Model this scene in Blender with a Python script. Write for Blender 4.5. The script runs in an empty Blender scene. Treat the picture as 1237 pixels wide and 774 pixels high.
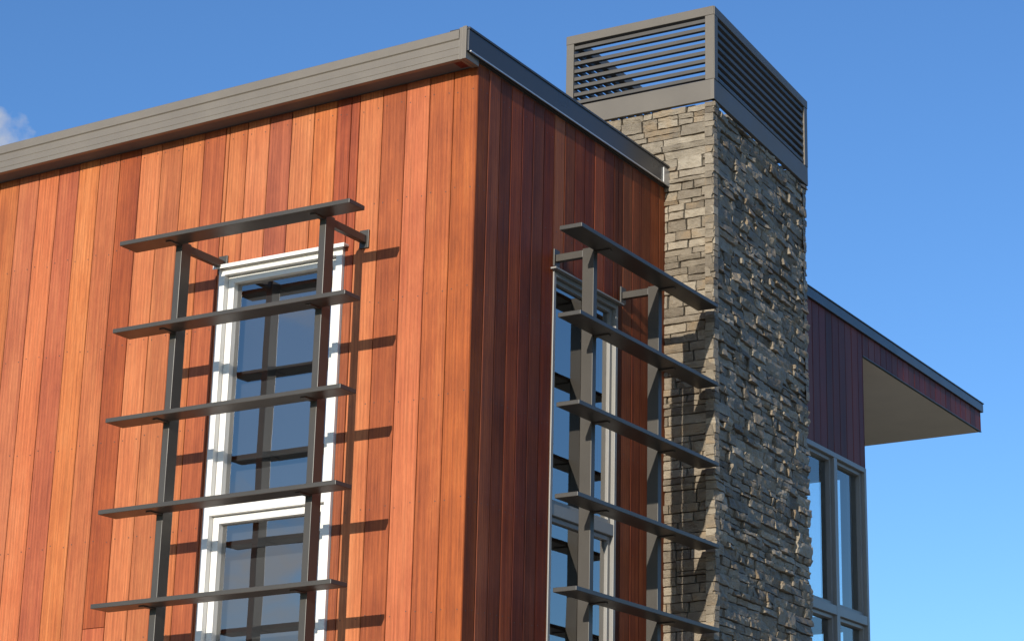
import bpy, math, random
from mathutils import Vector, Matrix, noise
random.seed(7)
R=random.random
U=random.uniform
scene=bpy.context.scene
scene.view_settings.view_transform='Standard'
scene.view_settings.look='None'
scene.view_settings.exposure=0

# ---------------------------------------------------------------- helpers
class MB:
    def __init__(s): s.v=[];s.f=[];s.c=[]
    def add(s,vs,fs,col=(0.5,0.5,0.5)):
        o=len(s.v); s.v+= [tuple(p) for p in vs]
        for f in fs: s.f.append(tuple(i+o for i in f)); s.c.append(col)
    def box(s,x0,x1,y0,y1,z0,z1,col=(.5,.5,.5)):
        v=[(x,y,z) for z in(z0,z1) for y in(y0,y1) for x in(x0,x1)]
        s.add(v,[(0,2,3,1),(4,5,7,6),(0,1,5,4),(2,6,7,3),(0,4,6,2),(1,3,7,5)],col)
    def hexa(s,v,col=(.5,.5,.5)):
        s.add(v,[(0,2,3,1),(4,5,7,6),(0,1,5,4),(2,6,7,3),(0,4,6,2),(1,3,7,5)],col)
    def build(s,name,mat,parent=None,bevel=0,smooth=False):
        me=bpy.data.meshes.new(name); me.from_pydata(s.v,[],s.f); me.update()
        ca=me.color_attributes.new('bcol','FLOAT_COLOR','CORNER')
        for p,c in zip(me.polygons,s.c):
            for li in p.loop_indices: ca.data[li].color=(c[0],c[1],c[2],1)
        import bmesh
        bm=bmesh.new(); bm.from_mesh(me); bmesh.ops.recalc_face_normals(bm,faces=bm.faces); bm.to_mesh(me); bm.free()
        me.materials.append(mat)
        ob=bpy.data.objects.new(name,me); scene.collection.objects.link(ob)
        if parent: ob.parent=parent
        if bevel:
            m=ob.modifiers.new('bevel','BEVEL'); m.width=bevel; m.segments=2; m.limit_method='ANGLE'
        return ob
def empty(name,loc=(0,0,0)):
    e=bpy.data.objects.new(name,None); scene.collection.objects.link(e); e.location=(0,0,0); return e

class NT:
    def __init__(s,name):
        s.m=bpy.data.materials.new(name); s.m.use_nodes=True; s.t=s.m.node_tree
        s.b=s.t.nodes['Principled BSDF']; s.out=s.t.nodes['Material Output']
    def n(s,ty,**k):
        nd=s.t.nodes.new(ty)
        for a,b in k.items(): setattr(nd,a,b)
        return nd
    def l(s,a,b): s.t.links.new(a,b)
    def math(s,op,a,b=None,clamp=False):
        nd=s.n('ShaderNodeMath',operation=op); nd.use_clamp=clamp
        for i,x in enumerate((a,b)):
            if x is None: continue
            if isinstance(x,(int,float)): nd.inputs[i].default_value=x
            else: s.l(x,nd.inputs[i])
        return nd.outputs[0]
    def ramp(s,fac,stops):
        nd=s.n('ShaderNodeValToRGB'); e=nd.color_ramp.elements
        while len(e)<len(stops): e.new(0.5)
        for i,(p,c) in enumerate(stops):
            e[i].position=p; e[i].color=(*c,1) if len(c)==3 else c
        s.l(fac,nd.inputs[0]); return nd.outputs[0]
    def noise(s,vec,scale,detail=4,rough=.55,dist=0):
        nd=s.n('ShaderNodeTexNoise'); nd.inputs['Scale'].default_value=scale
        nd.inputs['Detail'].default_value=detail; nd.inputs['Roughness'].default_value=rough
        nd.inputs['Distortion'].default_value=dist
        if vec is not None: s.l(vec,nd.inputs['Vector'])
        return nd.outputs['Fac']
    def mapping(s,vec,scale):
        nd=s.n('ShaderNodeMapping'); nd.inputs['Scale'].default_value=scale; s.l(vec,nd.inputs['Vector']); return nd.outputs[0]
    def mix(s,fac,a,b,blend='MIX'):
        nd=s.n('ShaderNodeMix',data_type='RGBA',blend_type=blend)
        for sock,x in((nd.inputs[0],fac),(nd.inputs[6],a),(nd.inputs[7],b)):
            if isinstance(x,(int,float)): sock.default_value=x
            elif isinstance(x,tuple): sock.default_value=(*x,1)
            else: s.l(x,sock)
        return nd.outputs[2]
    def bump(s,h,strength,dist):
        nd=s.n('ShaderNodeBump'); nd.inputs['Strength'].default_value=strength; nd.inputs['Distance'].default_value=dist
        s.l(h,nd.inputs['Height']); s.l(nd.outputs[0],s.b.inputs['Normal'])

def wood(name,cols,rough=.5,sheen=.5):
    t=NT(name)
    tc=t.n('ShaderNodeTexCoord').outputs['Object']
    at=t.n('ShaderNodeAttribute',attribute_name='bcol').outputs['Color']
    sep=t.n('ShaderNodeSeparateColor'); t.l(at,sep.inputs[0])
    off=t.n('ShaderNodeVectorMath',operation='SCALE'); t.l(at,off.inputs[0]); off.inputs['Scale'].default_value=37
    add=t.n('ShaderNodeVectorMath',operation='ADD'); t.l(tc,add.inputs[0]); t.l(off.outputs[0],add.inputs[1])
    v=add.outputs[0]
    big=t.noise(t.mapping(v,(16,16,.45)),1.0,3,.6,.5)
    w=t.n('ShaderNodeTexWave',wave_type='BANDS',bands_direction='DIAGONAL')
    w.inputs['Scale'].default_value=1.0; w.inputs['Distortion'].default_value=8; w.inputs['Detail'].default_value=2
    w.inputs['Detail Scale'].default_value=.5
    t.l(t.mapping(v,(26,26,.35)),w.inputs['Vector'])
    fine=t.noise(t.mapping(v,(210,210,3.5)),1.0,2,.7)
    speck=t.noise(t.mapping(v,(420,420,28)),1.0,1,.6)
    blot=t.noise(t.mapping(v,(2.5,2.5,1.2)),2.0,4,.65)
    f=t.math('ADD',t.math('MULTIPLY',sep.outputs[0],.48),t.math('MULTIPLY',big,.5))
    f=t.math('ADD',f,-.05)
    f=t.math('ADD',f,t.math('MULTIPLY',t.math('SUBTRACT',blot,.5),.5))
    col=t.ramp(f,[(0.12,cols[0]),(.38,cols[1]),(.60,cols[2]),(.88,cols[3])])
    g=t.math('ADD',t.math('MULTIPLY',w.outputs['Fac'],.18),t.math('MULTIPLY',fine,1.05))
    g=t.math('ADD',g,t.math('MULTIPLY',speck,.4))
    g=t.math('ADD',g,.16)
    cg=t.n('ShaderNodeCombineColor')
    for i in range(3): t.l(g,cg.inputs[i])
    col=t.mix(1.0,col,cg.outputs[0],'MULTIPLY')
    hs=t.n('ShaderNodeHueSaturation'); t.l(col,hs.inputs['Color'])
    t.l(t.math('ADD',t.math('MULTIPLY',sep.outputs[1],.010),.4945),hs.inputs['Hue'])
    t.l(t.math('ADD',t.math('MULTIPLY',sep.outputs[2],.08),.94),hs.inputs['Saturation'])
    t.l(hs.outputs[0],t.b.inputs['Base Color'])
    t.l(t.math('ADD',t.math('MULTIPLY',fine,.3),rough-.12),t.b.inputs['Roughness'])
    t.b.inputs['Specular IOR Level'].default_value=sheen
    t.bump(t.math('ADD',fine,t.math('MULTIPLY',w.outputs['Fac'],.4)),.45,.0012)
    return t.m
CED=[(.19,.038,.012),(.34,.082,.023),(.45,.132,.038),(.56,.205,.072)]
cedar=wood('cedar_oiled',CED,.55,.28)
cedar_side=wood('cedar_oiled_shaded',[(.10,.020,.007),(.19,.040,.012),(.30,.072,.020),(.41,.120,.036)],.55,.2)  # same oiled cedar, darkened: the side wall's shade is put into its colours
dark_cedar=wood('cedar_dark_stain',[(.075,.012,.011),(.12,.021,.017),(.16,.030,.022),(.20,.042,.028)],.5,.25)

def metal(name,base,rough=.38,spec=.5,var=.12,metallic=0.0):
    t=NT(name); tc=t.n('ShaderNodeTexCoord').outputs['Object']
    n1=t.noise(tc,3.5,4,.6); n2=t.noise(tc,380,1,.5)
    k=t.math('ADD',t.math('MULTIPLY',n1,var*2),1-var)
    c=t.n('ShaderNodeCombineColor')
    for i in range(3): t.l(t.math('MULTIPLY',k,base[i]),c.inputs[i])
    t.l(c.outputs[0],t.b.inputs['Base Color'])
    t.l(t.math('ADD',t.math('MULTIPLY',n1,.25),rough-.12),t.b.inputs['Roughness'])
    t.b.inputs['Specular IOR Level'].default_value=spec; t.b.inputs['Metallic'].default_value=metallic
    t.bump(n2,.12,.0004); return t.m
bronze=metal('charcoal_powdercoat',(.056,.050,.043),.4,.45)
fascia_m=metal('fascia_metal',(.165,.143,.118),.42)
flash_m=metal('flashing_metal',(.05,.05,.053),.3,.5)
cap_m=metal('chimney_cap_metal',(.135,.118,.098),.45,.4)
slat_m=metal('chimney_slat_metal',(.075,.068,.06),.45,.4)
white_m=metal('white_aluminium',(.76,.74,.70),.35,.5,.05)
grey_m=metal('grey_aluminium',(.25,.24,.225),.35,.5,.06)
silver_m=metal('brushed_silver',(.55,.55,.54),.35,.5,.1,.6)

def plain(name,c,rough=.8,sc=4,var=.2):
    t=NT(name); tc=t.n('ShaderNodeTexCoord').outputs['Object']
    n=t.noise(tc,sc,5,.6)
    t.l(t.ramp(n,[(.25,tuple(x*(1-var) for x in c)),(.75,tuple(min(1,x*(1+var)) for x in c))]),t.b.inputs['Base Color'])
    t.b.inputs['Roughness'].default_value=rough
    t.bump(t.noise(tc,sc*30,2),.2,.002); return t.m
backing=plain('building_wrap_dark',(.02,.015,.012))
interior=plain('interior_plaster',(.12,.115,.11),.8,1.5,.1)
soffit_m=plain('soffit_board',(.82,.70,.58),.7,2,.06)
concrete=plain('concrete',(.32,.31,.29),.85,5,.2)
roof_m=plain('roof_membrane',(.12,.12,.12),.8)
blind_m=plain('blind_fabric',(.09,.09,.095),.8,3,.08)

def glass_mat(name,base,tint):
    t=NT(name); t.t.nodes.remove(t.b)
    gl=t.n('ShaderNodeBsdfGlossy'); gl.inputs['Roughness'].default_value=.015; gl.inputs['Color'].default_value=(1,.97,.93,1)
    tr=t.n('ShaderNodeBsdfTransparent'); tr.inputs['Color'].default_value=(*tint,1)
    fr=t.n('ShaderNodeFresnel'); fr.inputs['IOR'].default_value=1.5
    fac=t.math('ADD',fr.outputs[0],base,True)
    tc=t.n('ShaderNodeTexCoord').outputs['Object']
    b=t.n('ShaderNodeBump'); b.inputs['Strength'].default_value=.12; b.inputs['Distance'].default_value=.02
    t.l(t.noise(tc,1.6,1),b.inputs['Height']); t.l(b.outputs[0],gl.inputs['Normal'])
    mx=t.n('ShaderNodeMixShader'); t.l(fac,mx.inputs[0]); t.l(tr.outputs[0],mx.inputs[1]); t.l(gl.outputs[0],mx.inputs[2])
    t.l(mx.outputs[0],t.out.inputs['Surface']); return t.m
glass=glass_mat('window_glass',.22,(.60,.62,.64))
glass_b=glass_mat('side_window_glass',.26,(.5,.53,.55))
glass_clear=glass_mat('corner_window_glass',.12,(.86,.93,.94))

def stone_mat():
    t=NT('schist_stone'); tc=t.n('ShaderNodeTexCoord').outputs['Object']
    at=t.n('ShaderNodeAttribute',attribute_name='bcol').outputs['Color']
    sep=t.n('ShaderNodeSeparateColor'); t.l(at,sep.inputs[0])
    n1=t.noise(tc,9,5,.65,.4); n2=t.noise(t.mapping(tc,(22,22,110)),1,4,.7); n3=t.noise(tc,140,3,.7)
    f=t.math('ADD',t.math('MULTIPLY',sep.outputs[0],.55),t.math('MULTIPLY',n1,.6)); f=t.math('SUBTRACT',f,.08)
    col=t.ramp(f,[(.08,(.10,.080,.058)),(.35,(.195,.160,.118)),(.62,(.32,.268,.20)),(.92,(.47,.405,.31))])
    rust=t.math('MULTIPLY',t.math('GREATER_THAN',sep.outputs[1],.78),t.ramp(n1,[(.42,(0,0,0)),(.62,(.5,.5,.5))]))
    col=t.mix(rust,col,(.31,.205,.105))
    g=t.math('ADD',t.math('MULTIPLY',n2,.65),t.math('MULTIPLY',n3,.55)); g=t.math('ADD',g,.37)
    cg=t.n('ShaderNodeCombineColor')
    for i in range(3): t.l(g,cg.inputs[i])
    t.l(t.mix(1.0,col,cg.outputs[0],'MULTIPLY'),t.b.inputs['Base Color'])
    t.b.inputs['Roughness'].default_value=.52; t.b.inputs['Specular IOR Level'].default_value=.4
    t.bump(t.math('ADD',t.math('MULTIPLY',n2,1.0),t.math('MULTIPLY',n3,.5)),.9,.012)
    return t.m
stone=stone_mat()
mortar=plain('mortar',(.06,.05,.038),.95,20,.3)

# ---------------------------------------------------------------- cladding
def sub_rects(u0,u1,z0f,z1f,holes,width,start):
    out=[];u=start
    while u<u1-1e-6:
        a=max(u,u0);b=min(u+width,u1)
        if b-a>.004:
            cuts=[a]+sorted(h for hh in holes for h in(hh[0],hh[1]) if a+.002<h<b-.002)+[b]
            for i in range(len(cuts)-1):
                ca,cb=cuts[i],cuts[i+1]; m=(ca+cb)/2
                spans=[(z0f,z1f)]
                for h in holes:
                    if h[0]<m<h[1]:
                        ns=[]
                        for s in spans:
                            if h[3]<=s[0] or h[2]>=s[1]: ns.append(s);continue
                            if h[2]>s[0]: ns.append((s[0],h[2]))
                            if h[3]<s[1]: ns.append((h[3],s[1]))
                        spans=ns
                for s in spans: out.append((ca,cb,s[0],s[1],u))
        u+=width
    return out
def place(face,u,d,z,off=0):
    if face=='A': return (u,off-d,z)     # faces -Y
    if face=='B': return (off+d,u,z)     # faces +X
    if face=='L': return (off-d,u,z)     # faces -X
    if face=='K': return (u,off+d,z)     # faces +Y
def boards(name,face,off,u0,u1,z0,topf,holes,mat,parent,width=.16,start=None,joints=True,nails=True):
    mb=MB(); nb=MB(); g=.0024; c=.0035
    segcol={}
    for (a,b,za,zb,key) in sub_rects(u0,u1,z0,99,holes,width,u0 if start is None else start):
        top=zb>=99
        if top: zb=None
        k=round(key,4)
        if k not in segcol:
            js=[]
            if joints and R()<.4: js.append(U(z0+.8,6.1))
            if joints and R()<.3: js.append(U(z0+.6,z0+4.5))
            base=min(1,max(0,random.gauss(.5,.25)))
            segcol[k]=(sorted(js),[(min(1,max(0,base+random.gauss(0,.15))),R(),R()) for _ in range(len(js)+1)])
        js,cols=segcol[k]
        zt=zb if zb is not None else 98
        cuts=[za]+[j for j in js if za+.05<j<zt-.05]+[zt]
        for i in range(len(cuts)-1):
            p,q=cuts[i],cuts[i+1]
            mid=(p+min(q,6.5))/2
            ci=sum(1 for j in js if j<mid); col=cols[ci]
            d=.0+U(0,.0015); gz=.0012 if i<len(cuts)-2 else 0
            qa=(topf(a) if q>90 else q-gz); qb=(topf(b) if q>90 else q-gz)
            p2=p+(.0012 if i else 0)
            ag,bg=a+g,b-g
            vs=[place(face,ag,-.016,p2,off),place(face,bg,-.016,p2,off),place(face,bg,-.016,qb,off),place(face,ag,-.016,qa,off),
                place(face,ag,d-c,p2,off),place(face,bg,d-c,p2,off),place(face,bg,d-c,qb,off),place(face,ag,d-c,qa,off),
                place(face,ag+c,d,p2+.001,off),place(face,bg-c,d,p2+.001,off),place(face,bg-c,d,qb-.001,off),place(face,ag+c,d,qa-.001,off)]
            fs=[(8,9,10,11)]+[(4+j,4+(j+1)%4,8+(j+1)%4,8+j) for j in range(4)]+[(j,(j+1)%4,4+(j+1)%4,4+j) for j in range(4)]
            mb.add(vs,fs,col)
        if nails and b-a>.1:
            z=z0+.3
            while z<6.5:
                if za+.03<z<min(zt,topf(a))-.03:
                    for uu in(a+.03,b-.03):
                        zz=z+U(-.012,.012); r=.0038
                        ring=[place(face,uu+r*math.cos(t*math.pi/3),.0024,zz+r*math.sin(t*math.pi/3),off) for t in range(6)]
                        nb.add(ring,[(0,1,2,3,4,5)])
                z+=.6
    ob=mb.build(name,mat,parent)
    if nb.v: nb.build(name+'_nails',bronze,parent)
    return ob

def wallbox(mb,face,off,u0,u1,z0,z1,holes,th=.12):
    us=sorted(set([u0,u1]+[h[0] for h in holes]+[h[1] for h in holes]))
    for i in range(len(us)-1):
        a,b=us[i],us[i+1]; m=(a+b)/2; spans=[(z0,z1)]
        for h in holes:
            if h[0]<m<h[1]:
                ns=[]
                for s in spans:
                    if h[2]>s[0]: ns.append((s[0],h[2]))
                    if h[3]<s[1]: ns.append((h[3],s[1]))
                spans=ns
        for s in spans:
            p=place(face,a,-.018,s[0],off);q=place(face,b,-.018-th,s[1],off)
            mb.box(min(p[0],q[0]),max(p[0],q[0]),min(p[1],q[1]),max(p[1],q[1]),s[0],s[1])

house=empty('modern_cedar_house')
SL=.029
def rt(x): return 6.75+SL*x
def rb(x): return 6.578+SL*x
XL=-9.0
winA=(-1.765,-.875,2.55,5.615)
winB=(.86,1.645,2.55,5.60)
boards('cedar_cladding_front','A',0,XL,0,.15,rb,[winA],cedar,house,.163,-.163*56)
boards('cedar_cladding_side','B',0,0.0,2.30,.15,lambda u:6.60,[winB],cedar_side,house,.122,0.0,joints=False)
boards('cedar_cladding_far_side','L',XL,0,4.0,.15,lambda u:rb(XL),[],cedar,house,.16,0.0,nails=False)
wb=MB()
wallbox(wb,'A',0,XL+.02,-.02,.1,6.3,[winA])
wallbox(wb,'B',0,.14,3.95,.1,6.58,[winB],.10)
wb.box(XL+.02,-.12,.02,.14,6.30,6.315)
wb.box(-3,-.02,.02,.1,6.316,6.48)
wb.box(XL+.02,XL+.14,.14,3.9,.1,6.28)
wb.box(XL+.14,-.12,3.9,4.0,.1,6.28)
wb.build('wall_backing',backing,house)
ib=MB()
ib.box(XL+.2,-.14,2.0,2.05,3.0,6.2); ib.box(XL+.2,-.14,.16,3.85,2.3,2.42); ib.box(-3.2,-3.15,.16,1.98,2.43,6.2)
ib.build('interior_partition',interior,house)
bl=MB()
bl.box(winA[0]+.05,winA[1]-.05,.145,.149,4.10,5.58); bl.box(winA[0]+.05,winA[1]-.05,.145,.149,2.6,4.07)
bl.box(-.56,-.555,winB[0]+.02,winB[1]-.02,2.6,5.58)
bl.build('roller_blind',blind_m,house)

# ---------------------------------------------------------------- roof
rbm=MB()
def slope_box(mb,x0,x1,y0,y1,zt,zb):
    v=[]
    for zf in(zb,zt):
        for y in(y0,y1):
            for x in(x0,x1): v.append((x,y,zf(x)))
    mb.hexa(v)
slope_box(rbm,XL-.1,-.003,-.118,4.1,lambda x:rt(x)-.03,lambda x:rb(x)+.003)
rbm.build('roof_slab',roof_m,house)
fb=MB()
prof=[(-.118,6.570),(-.150,6.570),(-.150,6.598),(-.147,6.600),(-.150,6.602),(-.150,6.642),(-.147,6.644),(-.150,6.646),(-.150,6.690),(-.158,6.696),(-.158,6.748),(-.150,6.754),(-.06,6.754),(-.06,6.725),(-.118,6.725)]
x0,x1=XL-.12,-.035
n=len(prof)
segs=[(x0,-5.403),(-5.4,x1)]
for a,b in segs:
    vs=[(a,y,z+SL*a) for y,z in prof]+[(b,y,z+SL*b) for y,z in prof]
    fs=[(i,(i+1)%n,n+(i+1)%n,n+i) for i in range(n)]+[tuple(range(n)),tuple(range(n,2*n))]
    fb.add(vs,fs)
for a,b,p in((-.033,-.012,.004),(-.010,.016,.007)):
    fb.box(a,b,-.150-p,-.02,6.564,6.758+p)
fb.build('eave_fascia',fascia_m,house,.0015)
eb=MB()
eb.box(.0165,.030,-.150,2.275,6.612,6.742)
eb.box(-.10,.036,-.152,2.275,6.743,6.757)
eb.box(.002,.0162,-.150,2.275,6.604,6.70)
eb.box(-.02,.028,2.245,2.276,6.60,6.742)
eb.build('verge_flashing',flash_m,house,.0015)
sb=MB(); sb.box(.0305,.038,2.19,2.272,6.605,6.72); sb.box(.031,.040,-.14,2.19,6.605,6.614); sb.build('verge_end_cap',silver_m,house,.001)
so=MB(); so.box(-.12,.0015,-.117,-.018,6.578,6.60); so.build('eave_soffit',dark_cedar,house)

# ---------------------------------------------------------------- windows
def window(face,off,h,mat,gmat,parent,transoms,mull=[],name='window',trim=.045,sash=.045,proud=.018,glassd=-.055):
    u0,u1,z0,z1=h; fr=MB()
    def bx(mb,a,b,d0,d1,za,zb):
        p=place(face,a,d0,za,off);q=place(face,b,d1,zb,off)
        mb.box(min(p[0],q[0]),max(p[0],q[0]),min(p[1],q[1]),max(p[1],q[1]),za,zb)
    e=.002
    bx(fr,u0+e,u0+trim,-.11,proud,z0+e,z1-e); bx(fr,u1-trim,u1-e,-.11,proud,z0+e,z1-e)
    bx(fr,u0+trim,u1-trim,-.11,proud,z1-trim,z1-e); bx(fr,u0+trim,u1-trim,-.11,proud+.01,z0+e,z0+trim)
    for m in mull: bx(fr,m-.03,m+.03,-.108,proud-.002,z0+trim,z1-trim)
    us=[u0+trim]+[x for m in mull for x in(m-.03,m+.03)]+[u1-trim]
    zs=[z0+trim]+[x for t_ in transoms for x in(t_-.035,t_+.035)]+[z1-trim]
    gm=MB()
    for i in range(0,len(us),2):
        a,b=us[i],us[i+1]
        for t_ in transoms: bx(fr,a,b,-.107,proud-.003,t_-.035,t_+.035)
        for j in range(0,len(zs),2):
            p,q=zs[j],zs[j+1]; d0,d1=-.09,-.018; s=sash; k=.003
            bx(fr,a+k,a+s,d0,d1,p+k,q-k); bx(fr,b-s,b-k,d0,d1,p+k,q-k)
            bx(fr,a+s,b-s,d0,d1,q-s,q-k); bx(fr,a+s,b-s,d0,d1,p+k,p+s)
            v=[place(face,x,glassd,z,off) for x,z in((a+s-.004,p+s-.004),(b-s+.004,p+s-.004),(b-s+.004,q-s+.004),(a+s-.004,q-s+.004))]
            gm.add(v,[(0,1,2,3)])
    o=empty(name); o.parent=parent
    fr.build('window_frame',mat,o,.002); gm.build('window_pane',gmat,o)
    return o
wa=window('A',0,winA,white_m,glass,house,[4.155])
wbn=window('B',0,winB,grey_m,glass_b,house,[4.155],[],trim=.03,sash=.03,proud=.008,glassd=-.04)
hb=MB()
hb.box(winA[0]-.02,winA[1]+.03,-.05,-.0025,winA[3]+.001,winA[3]+.012); hb.box(winA[0]-.02,winA[1]+.03,-.05,-.046,winA[3]-.012,winA[3])
hb.build('window_head_flashing',white_m,house,.001)
hb=MB(); hb.box(.0025,.04,winB[0]-.03,winB[1]+.02,winB[3]+.001,winB[3]+.012); hb.build('side_window_head_flashing',grey_m,house,.001)

# ---------------------------------------------------------------- louvre screens
def louvre(name,face,u0,u1,posts,dpost,dblade,dz):
    e=empty(name)
    ZS=[5.655+dz-.526*i for i in range(6)]
    def bx(mb,a,b,d0,d1,za,zb):
        p=place(face,a,d0,za);q=place(face,b,d1,zb)
        mb.box(min(p[0],q[0]),max(p[0],q[0]),min(p[1],q[1]),max(p[1],q[1]),za,zb)
    bm_=MB()
    for z in ZS:
        bx(bm_,u0,u1,dblade[0],dblade[1],z-.013,z+.013)
    bm_.build('louvre_blades',bronze,e,.003)
    pm=MB()
    for u in posts:
        bx(pm,u-.022,u+.022,dpost[0],dpost[1],2.7,ZS[0]+.012)
        for z in(ZS[0]-.04,ZS[5]-.1):
            bx(pm,u-.018,u+.018,.014,dpost[0]-.001,z,z+.045)
            bx(pm,u-.032,u+.032,.0025,.0135,z-.03,z+.08)
        for z in ZS:
            bx(pm,u-.018,u+.018,dpost[1]+.0005,dblade[1]-.05,z-.020,z-.0135)
    pm.build('louvre_posts',bronze,e,.0025)
    return e
louvre('window_louvre_screen','A',-2.055,-.452,[-1.745,-.735],(.315,.395),(.398,.54),0)
louvre('window_louvre_screen.001','B',.46,2.21,[.885,1.70],(.20,.278),(.281,.43),.04)

# ---------------------------------------------------------------- chimney
chim=empty('stone_chimney'); chim.parent=house
CP=[(-.745,2.274),(.362,2.274),(.252,4.01),(-.745,4.01)]
core=MB()
ins=.03
cx=[(-.745+ins,2.274+ins),(.362-ins,2.274+ins),(.252-ins,4.01-ins),(-.745+ins,4.01-ins)]
core.add([(x,y,0) for x,y in cx]+[(x,y,7.16) for x,y in cx],[(0,1,5,4),(1,2,6,5),(2,3,7,6),(3,0,4,7),(4,5,6,7)])
core.build('chimney_core',mortar,chim)
def split(u0,u1,z0,z1,out):
    w=u1-u0;h=z1-z0
    if h>.125 or (h>.08 and R()<.6):
        if w>.6 and R()<.4:
            m=u0+w*U(.35,.65); split(u0,m,z0,z1,out);split(m,u1,z0,z1,out);return
        m=z0+h*U(.35,.65); split(u0,u1,z0,m,out);split(u0,u1,m,z1,out);return
    if w>.40 or (w>.20 and R()<.5):
        m=u0+w*U(.3,.7); split(u0,m,z0,z1,out);split(m,u1,z0,z1,out);return
    out.append((u0,u1,z0,z1))
st=MB()
def stones(P,Q,z0,z1,ext=.02,lo=0.0,hi=.042,ns=1.0):
    P=Vector((*P,0));Q=Vector((*Q,0)); d=(Q-P);L=d.length;d.normalize(); nrm=Vector((d.y,-d.x,0))
    rects=[];z=z0
    while z<z1-.01:
        zz=min(z+U(.25,.42),z1)
        if z1-zz<.15: zz=z1
        split(-ext*.3,L+ext*.3,z,zz,rects); z=zz
    for (a,b,p,q) in rects:
        a+=.0022;b-=.0022;p+=.0022;q-=.0022
        w=b-a;h=q-p
        if w<.012 or h<.012: continue
        ea=a<.03; eb_=b>L-.03
        nx=max(3,min(10,int(w/.032)+1)); ny=max(2,min(5,int(h/.026)+1))
        pr=U(lo,hi); tx=U(-.006,.006)*ns; tz=U(-.006,.006)*ns; sd=Vector((R()*50,R()*50,R()*50))
        if ea: a-=U(0,.010)
        if eb_: b+=U(0,.010)
        w=b-a
        col=(min(1,max(0,random.gauss(.5,.24))),R(),R())
        vs=[];idx={}
        j1,j2,j3,j4=[U(0,.005) for _ in range(4)]
        for j in range(ny+1):
            for i in range(nx+1):
                s=i/nx;t=j/ny
                edge=(i in(0,nx)) or (j in(0,ny))
                u=a+w*s; z_=p+h*t
                nn=(noise.noise(Vector((u*9,z_*16,0))+sd)*.008+noise.noise(Vector((u*40,z_*70,0))+sd)*.005)*ns
                if i==0: u+= j1*t+j2*(1-t)+abs(noise.noise(Vector((3,z_*40,0))+sd))*.004
                if i==nx: u-= j3*t+j4*(1-t)+abs(noise.noise(Vector((9,z_*40,0))+sd))*.004
                if j==0: z_+=abs(noise.noise(Vector((u*25,5,0))+sd))*.005
                if j==ny: z_-=abs(noise.noise(Vector((u*25,8,0))+sd))*.005
                nn+= (.004*ns if noise.noise(Vector((u*16,z_*34,2))+sd)>.12 else 0)
                dep=pr+nn+tx*(s-.5)*2+tz*(t-.5)*2
                if edge: dep-=U(.0,.004)
                idx[(i,j)]=len(vs); vs.append(P+d*u+nrm*dep+Vector((0,0,z_)))
        fs=[]
        for j in range(ny):
            for i in range(nx):
                q4=(idx[i,j],idx[i+1,j],idx[i+1,j+1],idx[i,j+1])
                if R()<.5: fs+= [(q4[0],q4[1],q4[2]),(q4[0],q4[2],q4[3])]
                else: fs+= [(q4[0],q4[1],q4[3]),(q4[1],q4[2],q4[3])]
        ring=[(i,0) for i in range(nx)]+[(nx,j) for j in range(ny)]+[(i,ny) for i in range(nx,0,-1)]+[(0,j) for j in range(ny,0,-1)]
        base=len(vs)
        for (i,j) in ring:
            s=i/nx;t=j/ny
            vs.append(P+d*(a+w*s)+nrm*(-.055)+Vector((0,0,p+h*t)))
        m=len(ring)
        for k in range(m):
            fs.append((idx[ring[k]],base+k,base+(k+1)%m,idx[ring[(k+1)%m]]))
        st.add(vs,fs,col)
ZT=7.165
stones(CP[0],CP[1],.05,ZT,lo=-.008,hi=.008,ns=.8)
stones(CP[1],CP[2],.05,ZT,lo=-.013,hi=.013,ns=1.25)
stones(CP[2],CP[3],5.5,ZT,lo=-.01,hi=.01)
stones(CP[3],CP[0],6.3,ZT,lo=-.01,hi=.01)
st.build('schist_stonework',stone,chim)

cap=MB(); slat=MB()
def oseg(mb,P,d,nrm,u0,u1,n0,n1,z0,z1):
    v=[]
    for z in(z0,z1):
        for nn in(n0,n1):
            for u in(u0,u1): v.append(tuple(P+d*u+nrm*nn)[:2]+(z,))
    mb.hexa(v)
CC=[(-.765,2.250),(.385,2.250),(.272,4.035),(-.765,4.035)]
for k in range(4):
    P=Vector((*CC[k],0));Q=Vector((*CC[(k+1)%4],0)); d=Q-P;L=d.length;d.normalize();nrm=Vector((d.y,-d.x,0))
    oseg(cap,P,d,nrm,.0,L-.0015,-.03,0,7.172,7.318)
    oseg(cap,P,d,nrm,.0,L-.0015,-.06,.006,7.789,7.852)
    oseg(cap,P,d,nrm,.0,.058,-.0595,.004,7.3185,7.7885)
    oseg(cap,P,d,nrm,L-.066,L-.0035,-.034,.0035,7.3185,7.7885)
    nS=8; pitch=(7.789-7.318)/nS
    for i in range(nS):
        zc=7.318+pitch*(i+.5)
        v=[]
        for (dz) in(-.013,.013):
            for nn,zo in((-.036,.000),(-.006,-.000)):
                for u in(.0585,L-.067): v.append(tuple(P+d*u+nrm*nn)[:2]+(zc+zo+dz,))
        slat.hexa(v)
cap.build('chimney_cap_frame',cap_m,chim,.002)
slat.build('chimney_cap_slats',slat_m,chim,.0015)
ct=MB(); ct.box(-.70,.20,2.33,3.95,7.162,7.19); ct.build('chimney_top_slab',concrete,chim)

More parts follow.
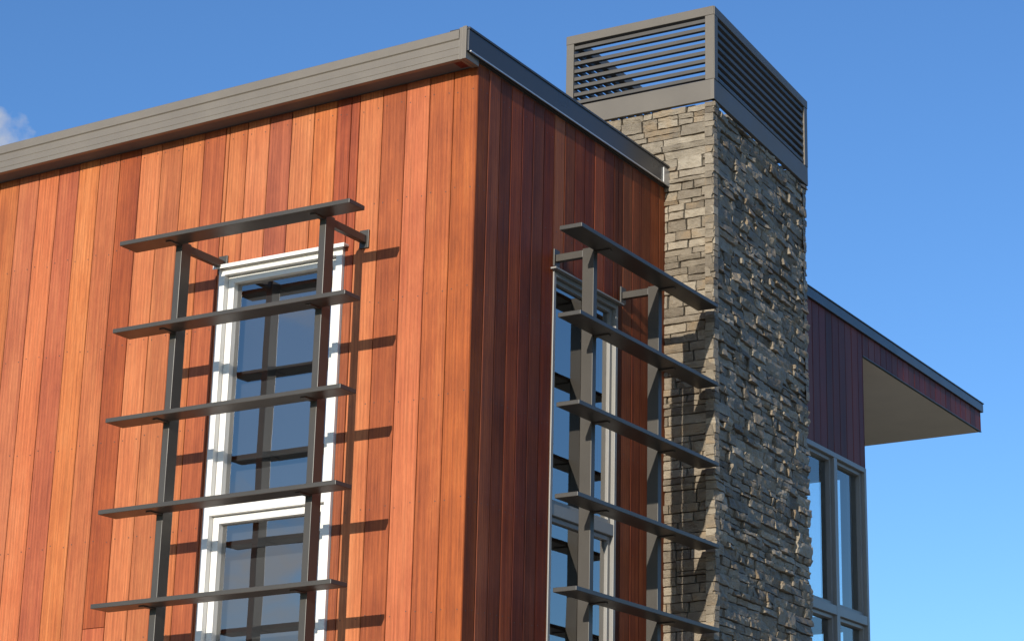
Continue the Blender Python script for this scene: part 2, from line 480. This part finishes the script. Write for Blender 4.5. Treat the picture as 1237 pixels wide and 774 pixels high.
# ---------------------------------------------------------------- rear wing
wing=empty('rear_wing'); wing.parent=house
YW=5.68; YE=8.53
wh=(4.12,5.672,2.75,5.375)
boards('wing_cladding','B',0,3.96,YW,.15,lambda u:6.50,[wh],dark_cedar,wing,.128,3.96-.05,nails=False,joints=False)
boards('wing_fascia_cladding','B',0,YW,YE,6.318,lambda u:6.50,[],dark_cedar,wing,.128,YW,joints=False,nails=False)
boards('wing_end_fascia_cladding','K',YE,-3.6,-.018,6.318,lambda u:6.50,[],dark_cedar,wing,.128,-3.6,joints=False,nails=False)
wm=MB()
wallbox(wm,'B',0,4.0,YW-.02,.1,6.49,[wh],.06)
wm.build('wing_wall_backing',backing,wing)
wk=MB()
wallbox(wk,'K',YW,-9,-.08,.1,6.30,[(-1.55,-.08,2.75,5.375)],.1)
wk.build('wing_rear_wall',dark_cedar,wing)
wr=MB()
wr.box(-3.59,-.017,3.97,YE-.02,6.325,6.49); wr.box(-9,-3.6,3.97,6.2,6.2,6.4)
wr.build('wing_roof_slab',roof_m,wing)
ws=MB(); ws.box(-3.6,-.019,YW+.001,YE-.019,6.308,6.324); ws.build('wing_soffit',soffit_m,wing)
wf=MB()
wf.box(-.02,.022,3.96,YE+.022,6.501,6.580); wf.box(-3.6,-.021,YE-.02,YE+.021,6.501,6.579); wf.box(-.021,.030,3.96,YE+.03,6.581,6.590)
wf.build('wing_roof_flashing',flash_m,wing,.002)
wt=MB(); wt.box(-.018,.004,YW+.002,YE,6.3105,6.3175); wt.build('wing_fascia_trim',bronze,wing)
ww=window('B',0,wh,grey_m,glass_clear,wing,[4.15],[5.06],name='wing_window',trim=.04,sash=.03,proud=.012)
wg=window('K',YW,(-1.55,-.115,2.75,5.375),grey_m,glass_clear,wing,[4.15],[],name='wing_return_window',trim=.04,sash=.03,proud=.012)
wi=MB(); wi.box(-3.0,-2.95,4.1,5.5,2.6,6.1); wi.box(-3,-.1,4.05,5.55,2.45,2.55); wi.box(-3,-.09,4.0,5.56,6.1,6.15); wi.box(-2.9,-.09,4.02,4.06,2.6,6.09)
wi.build('wing_interior',interior,wing)

# ---------------------------------------------------------------- ground
gt=NT('dry_lawn_ground'); tc=gt.n('ShaderNodeTexCoord').outputs['Object']
gn=gt.noise(tc,.15,6); gn2=gt.noise(tc,9,5,.7)
gt.l(gt.mix(gn2,gt.ramp(gn,[(.35,(.12,.11,.05)),(.65,(.20,.16,.09))]),(.13,.13,.06)),gt.b.inputs['Base Color'])
gt.b.inputs['Roughness'].default_value=.95; gt.bump(gn2,.6,.05)
g=MB(); g.add([(-900,-900,0),(900,-900,0),(900,900,0),(-900,900,0)],[(0,1,2,3)]); g.build('ground',gt.m)
pv=MB(); pv.box(-11,9,-7.5,-.6,.004,.02); pv.box(.6,9,-.599,12,.004,.02); pv.build('paving',plain('paving_concrete',(.42,.37,.30),.85,2,.15),None)

# ---------------------------------------------------------------- light
az=math.radians(6.0); el=math.radians(14.8)
sd=Vector((math.sin(az)*math.cos(el),-math.cos(az)*math.cos(el),math.sin(el)))
sun=bpy.data.lights.new('sun','SUN'); sun.energy=5.0; sun.angle=math.radians(.5); sun.color=(1,.92,.79)
so_=bpy.data.objects.new('sun',sun); scene.collection.objects.link(so_)
so_.rotation_euler=sd.to_track_quat('Z','Y').to_euler()
w=bpy.data.worlds.new('World'); scene.world=w; w.use_nodes=True; t=w.node_tree
bg=t.nodes['Background']; bg.inputs['Strength'].default_value=.088
sky=t.nodes.new('ShaderNodeTexSky'); sky.sky_type='NISHITA'; sky.sun_disc=False
sky.sun_elevation=el; sky.sun_rotation=math.pi-az
sky.altitude=0; sky.air_density=1.0; sky.dust_density=.5; sky.ozone_density=2.0
tcw=t.nodes.new('ShaderNodeTexCoord')
def wmath(op,a,b=None,clamp=False):
    nd=t.nodes.new('ShaderNodeMath'); nd.operation=op; nd.use_clamp=clamp
    for i,x in enumerate((a,b)):
        if x is None: continue
        if isinstance(x,(int,float)): nd.inputs[i].default_value=x
        else: t.links.new(x,nd.inputs[i])
    return nd.outputs[0]
mp=t.nodes.new('ShaderNodeMapping'); mp.inputs['Scale'].default_value=(1,1,2.6); t.links.new(tcw.outputs['Generated'],mp.inputs[0])
cn=t.nodes.new('ShaderNodeTexNoise'); cn.inputs['Scale'].default_value=4.5; cn.inputs['Detail'].default_value=7; cn.inputs['Roughness'].default_value=.58
t.links.new(mp.outputs[0],cn.inputs['Vector'])
sx=t.nodes.new('ShaderNodeSeparateXYZ'); t.links.new(tcw.outputs['Generated'],sx.inputs[0])
cl=wmath('MULTIPLY',wmath('SUBTRACT',cn.outputs['Fac'],.52),8,True)
south=wmath('MULTIPLY',wmath('SUBTRACT',-.05,sx.outputs[1]),3,True)
cl=wmath('MULTIPLY',cl,south)
dp=t.nodes.new('ShaderNodeVectorMath'); dp.operation='DOT_PRODUCT'; t.links.new(tcw.outputs['Generated'],dp.inputs[0])
cn2=t.nodes.new('ShaderNodeTexNoise'); cn2.inputs['Scale'].default_value=90; cn2.inputs['Detail'].default_value=7; t.links.new(tcw.outputs['Generated'],cn2.inputs['Vector'])
nrm_=t.nodes.new('ShaderNodeVectorMath'); nrm_.operation='NORMALIZE'; nrm_.inputs[0].default_value=(-.6785,.6425,.3555); t.links.new(nrm_.outputs[0],dp.inputs[1])
blob=wmath('MULTIPLY',wmath('SUBTRACT',dp.outputs['Value'],.99988),9000)
blob=wmath('ADD',blob,wmath('MULTIPLY',wmath('SUBTRACT',cn2.outputs['Fac'],.5),3.5))
blob=wmath('MULTIPLY',blob,.7,True)
blob=wmath('MULTIPLY',blob,.85)
cf=wmath('MAXIMUM',cl,blob)
tint=t.nodes.new('ShaderNodeMix'); tint.data_type='RGBA'; tint.blend_type='MULTIPLY'; tint.inputs[0].default_value=1
t.links.new(sky.outputs[0],tint.inputs[6]); tint.inputs[7].default_value=(.90,1.38,2.0,1)
mx=t.nodes.new('ShaderNodeMix'); mx.data_type='RGBA'; t.links.new(cf,mx.inputs[0]); t.links.new(tint.outputs[2],mx.inputs[6]); mx.inputs[7].default_value=(6.6,6.7,7.0,1)
t.links.new(mx.outputs[2],bg.inputs[0])

# ---------------------------------------------------------------- camera
X=Vector((0.91431945,-0.13003046,-0.38355184));Y=Vector((0.40458502,0.25072459,0.87945901));Z=Vector((-0.01819058,-0.95928581,0.28185074))
right=Vector((X[0],Y[0],Z[0]));down=Vector((X[1],Y[1],Z[1]));fwd=Vector((X[2],Y[2],Z[2]))
cam=bpy.data.cameras.new('camera'); co=bpy.data.objects.new('camera',cam); scene.collection.objects.link(co)
M=Matrix.Identity(4)
for i in range(3): M[i][0]=right[i];M[i][1]=-down[i];M[i][2]=-fwd[i]
M[0][3],M[1][3],M[2][3]=6.19646264,-9.34660598,1.6
co.matrix_world=M
cam.sensor_width=36; cam.lens=2522/1237*36; cam.shift_x=(618.5-993)/1237; cam.shift_y=(422-387)/1237
cam.clip_end=3000; cam.clip_start=.1
scene.camera=co
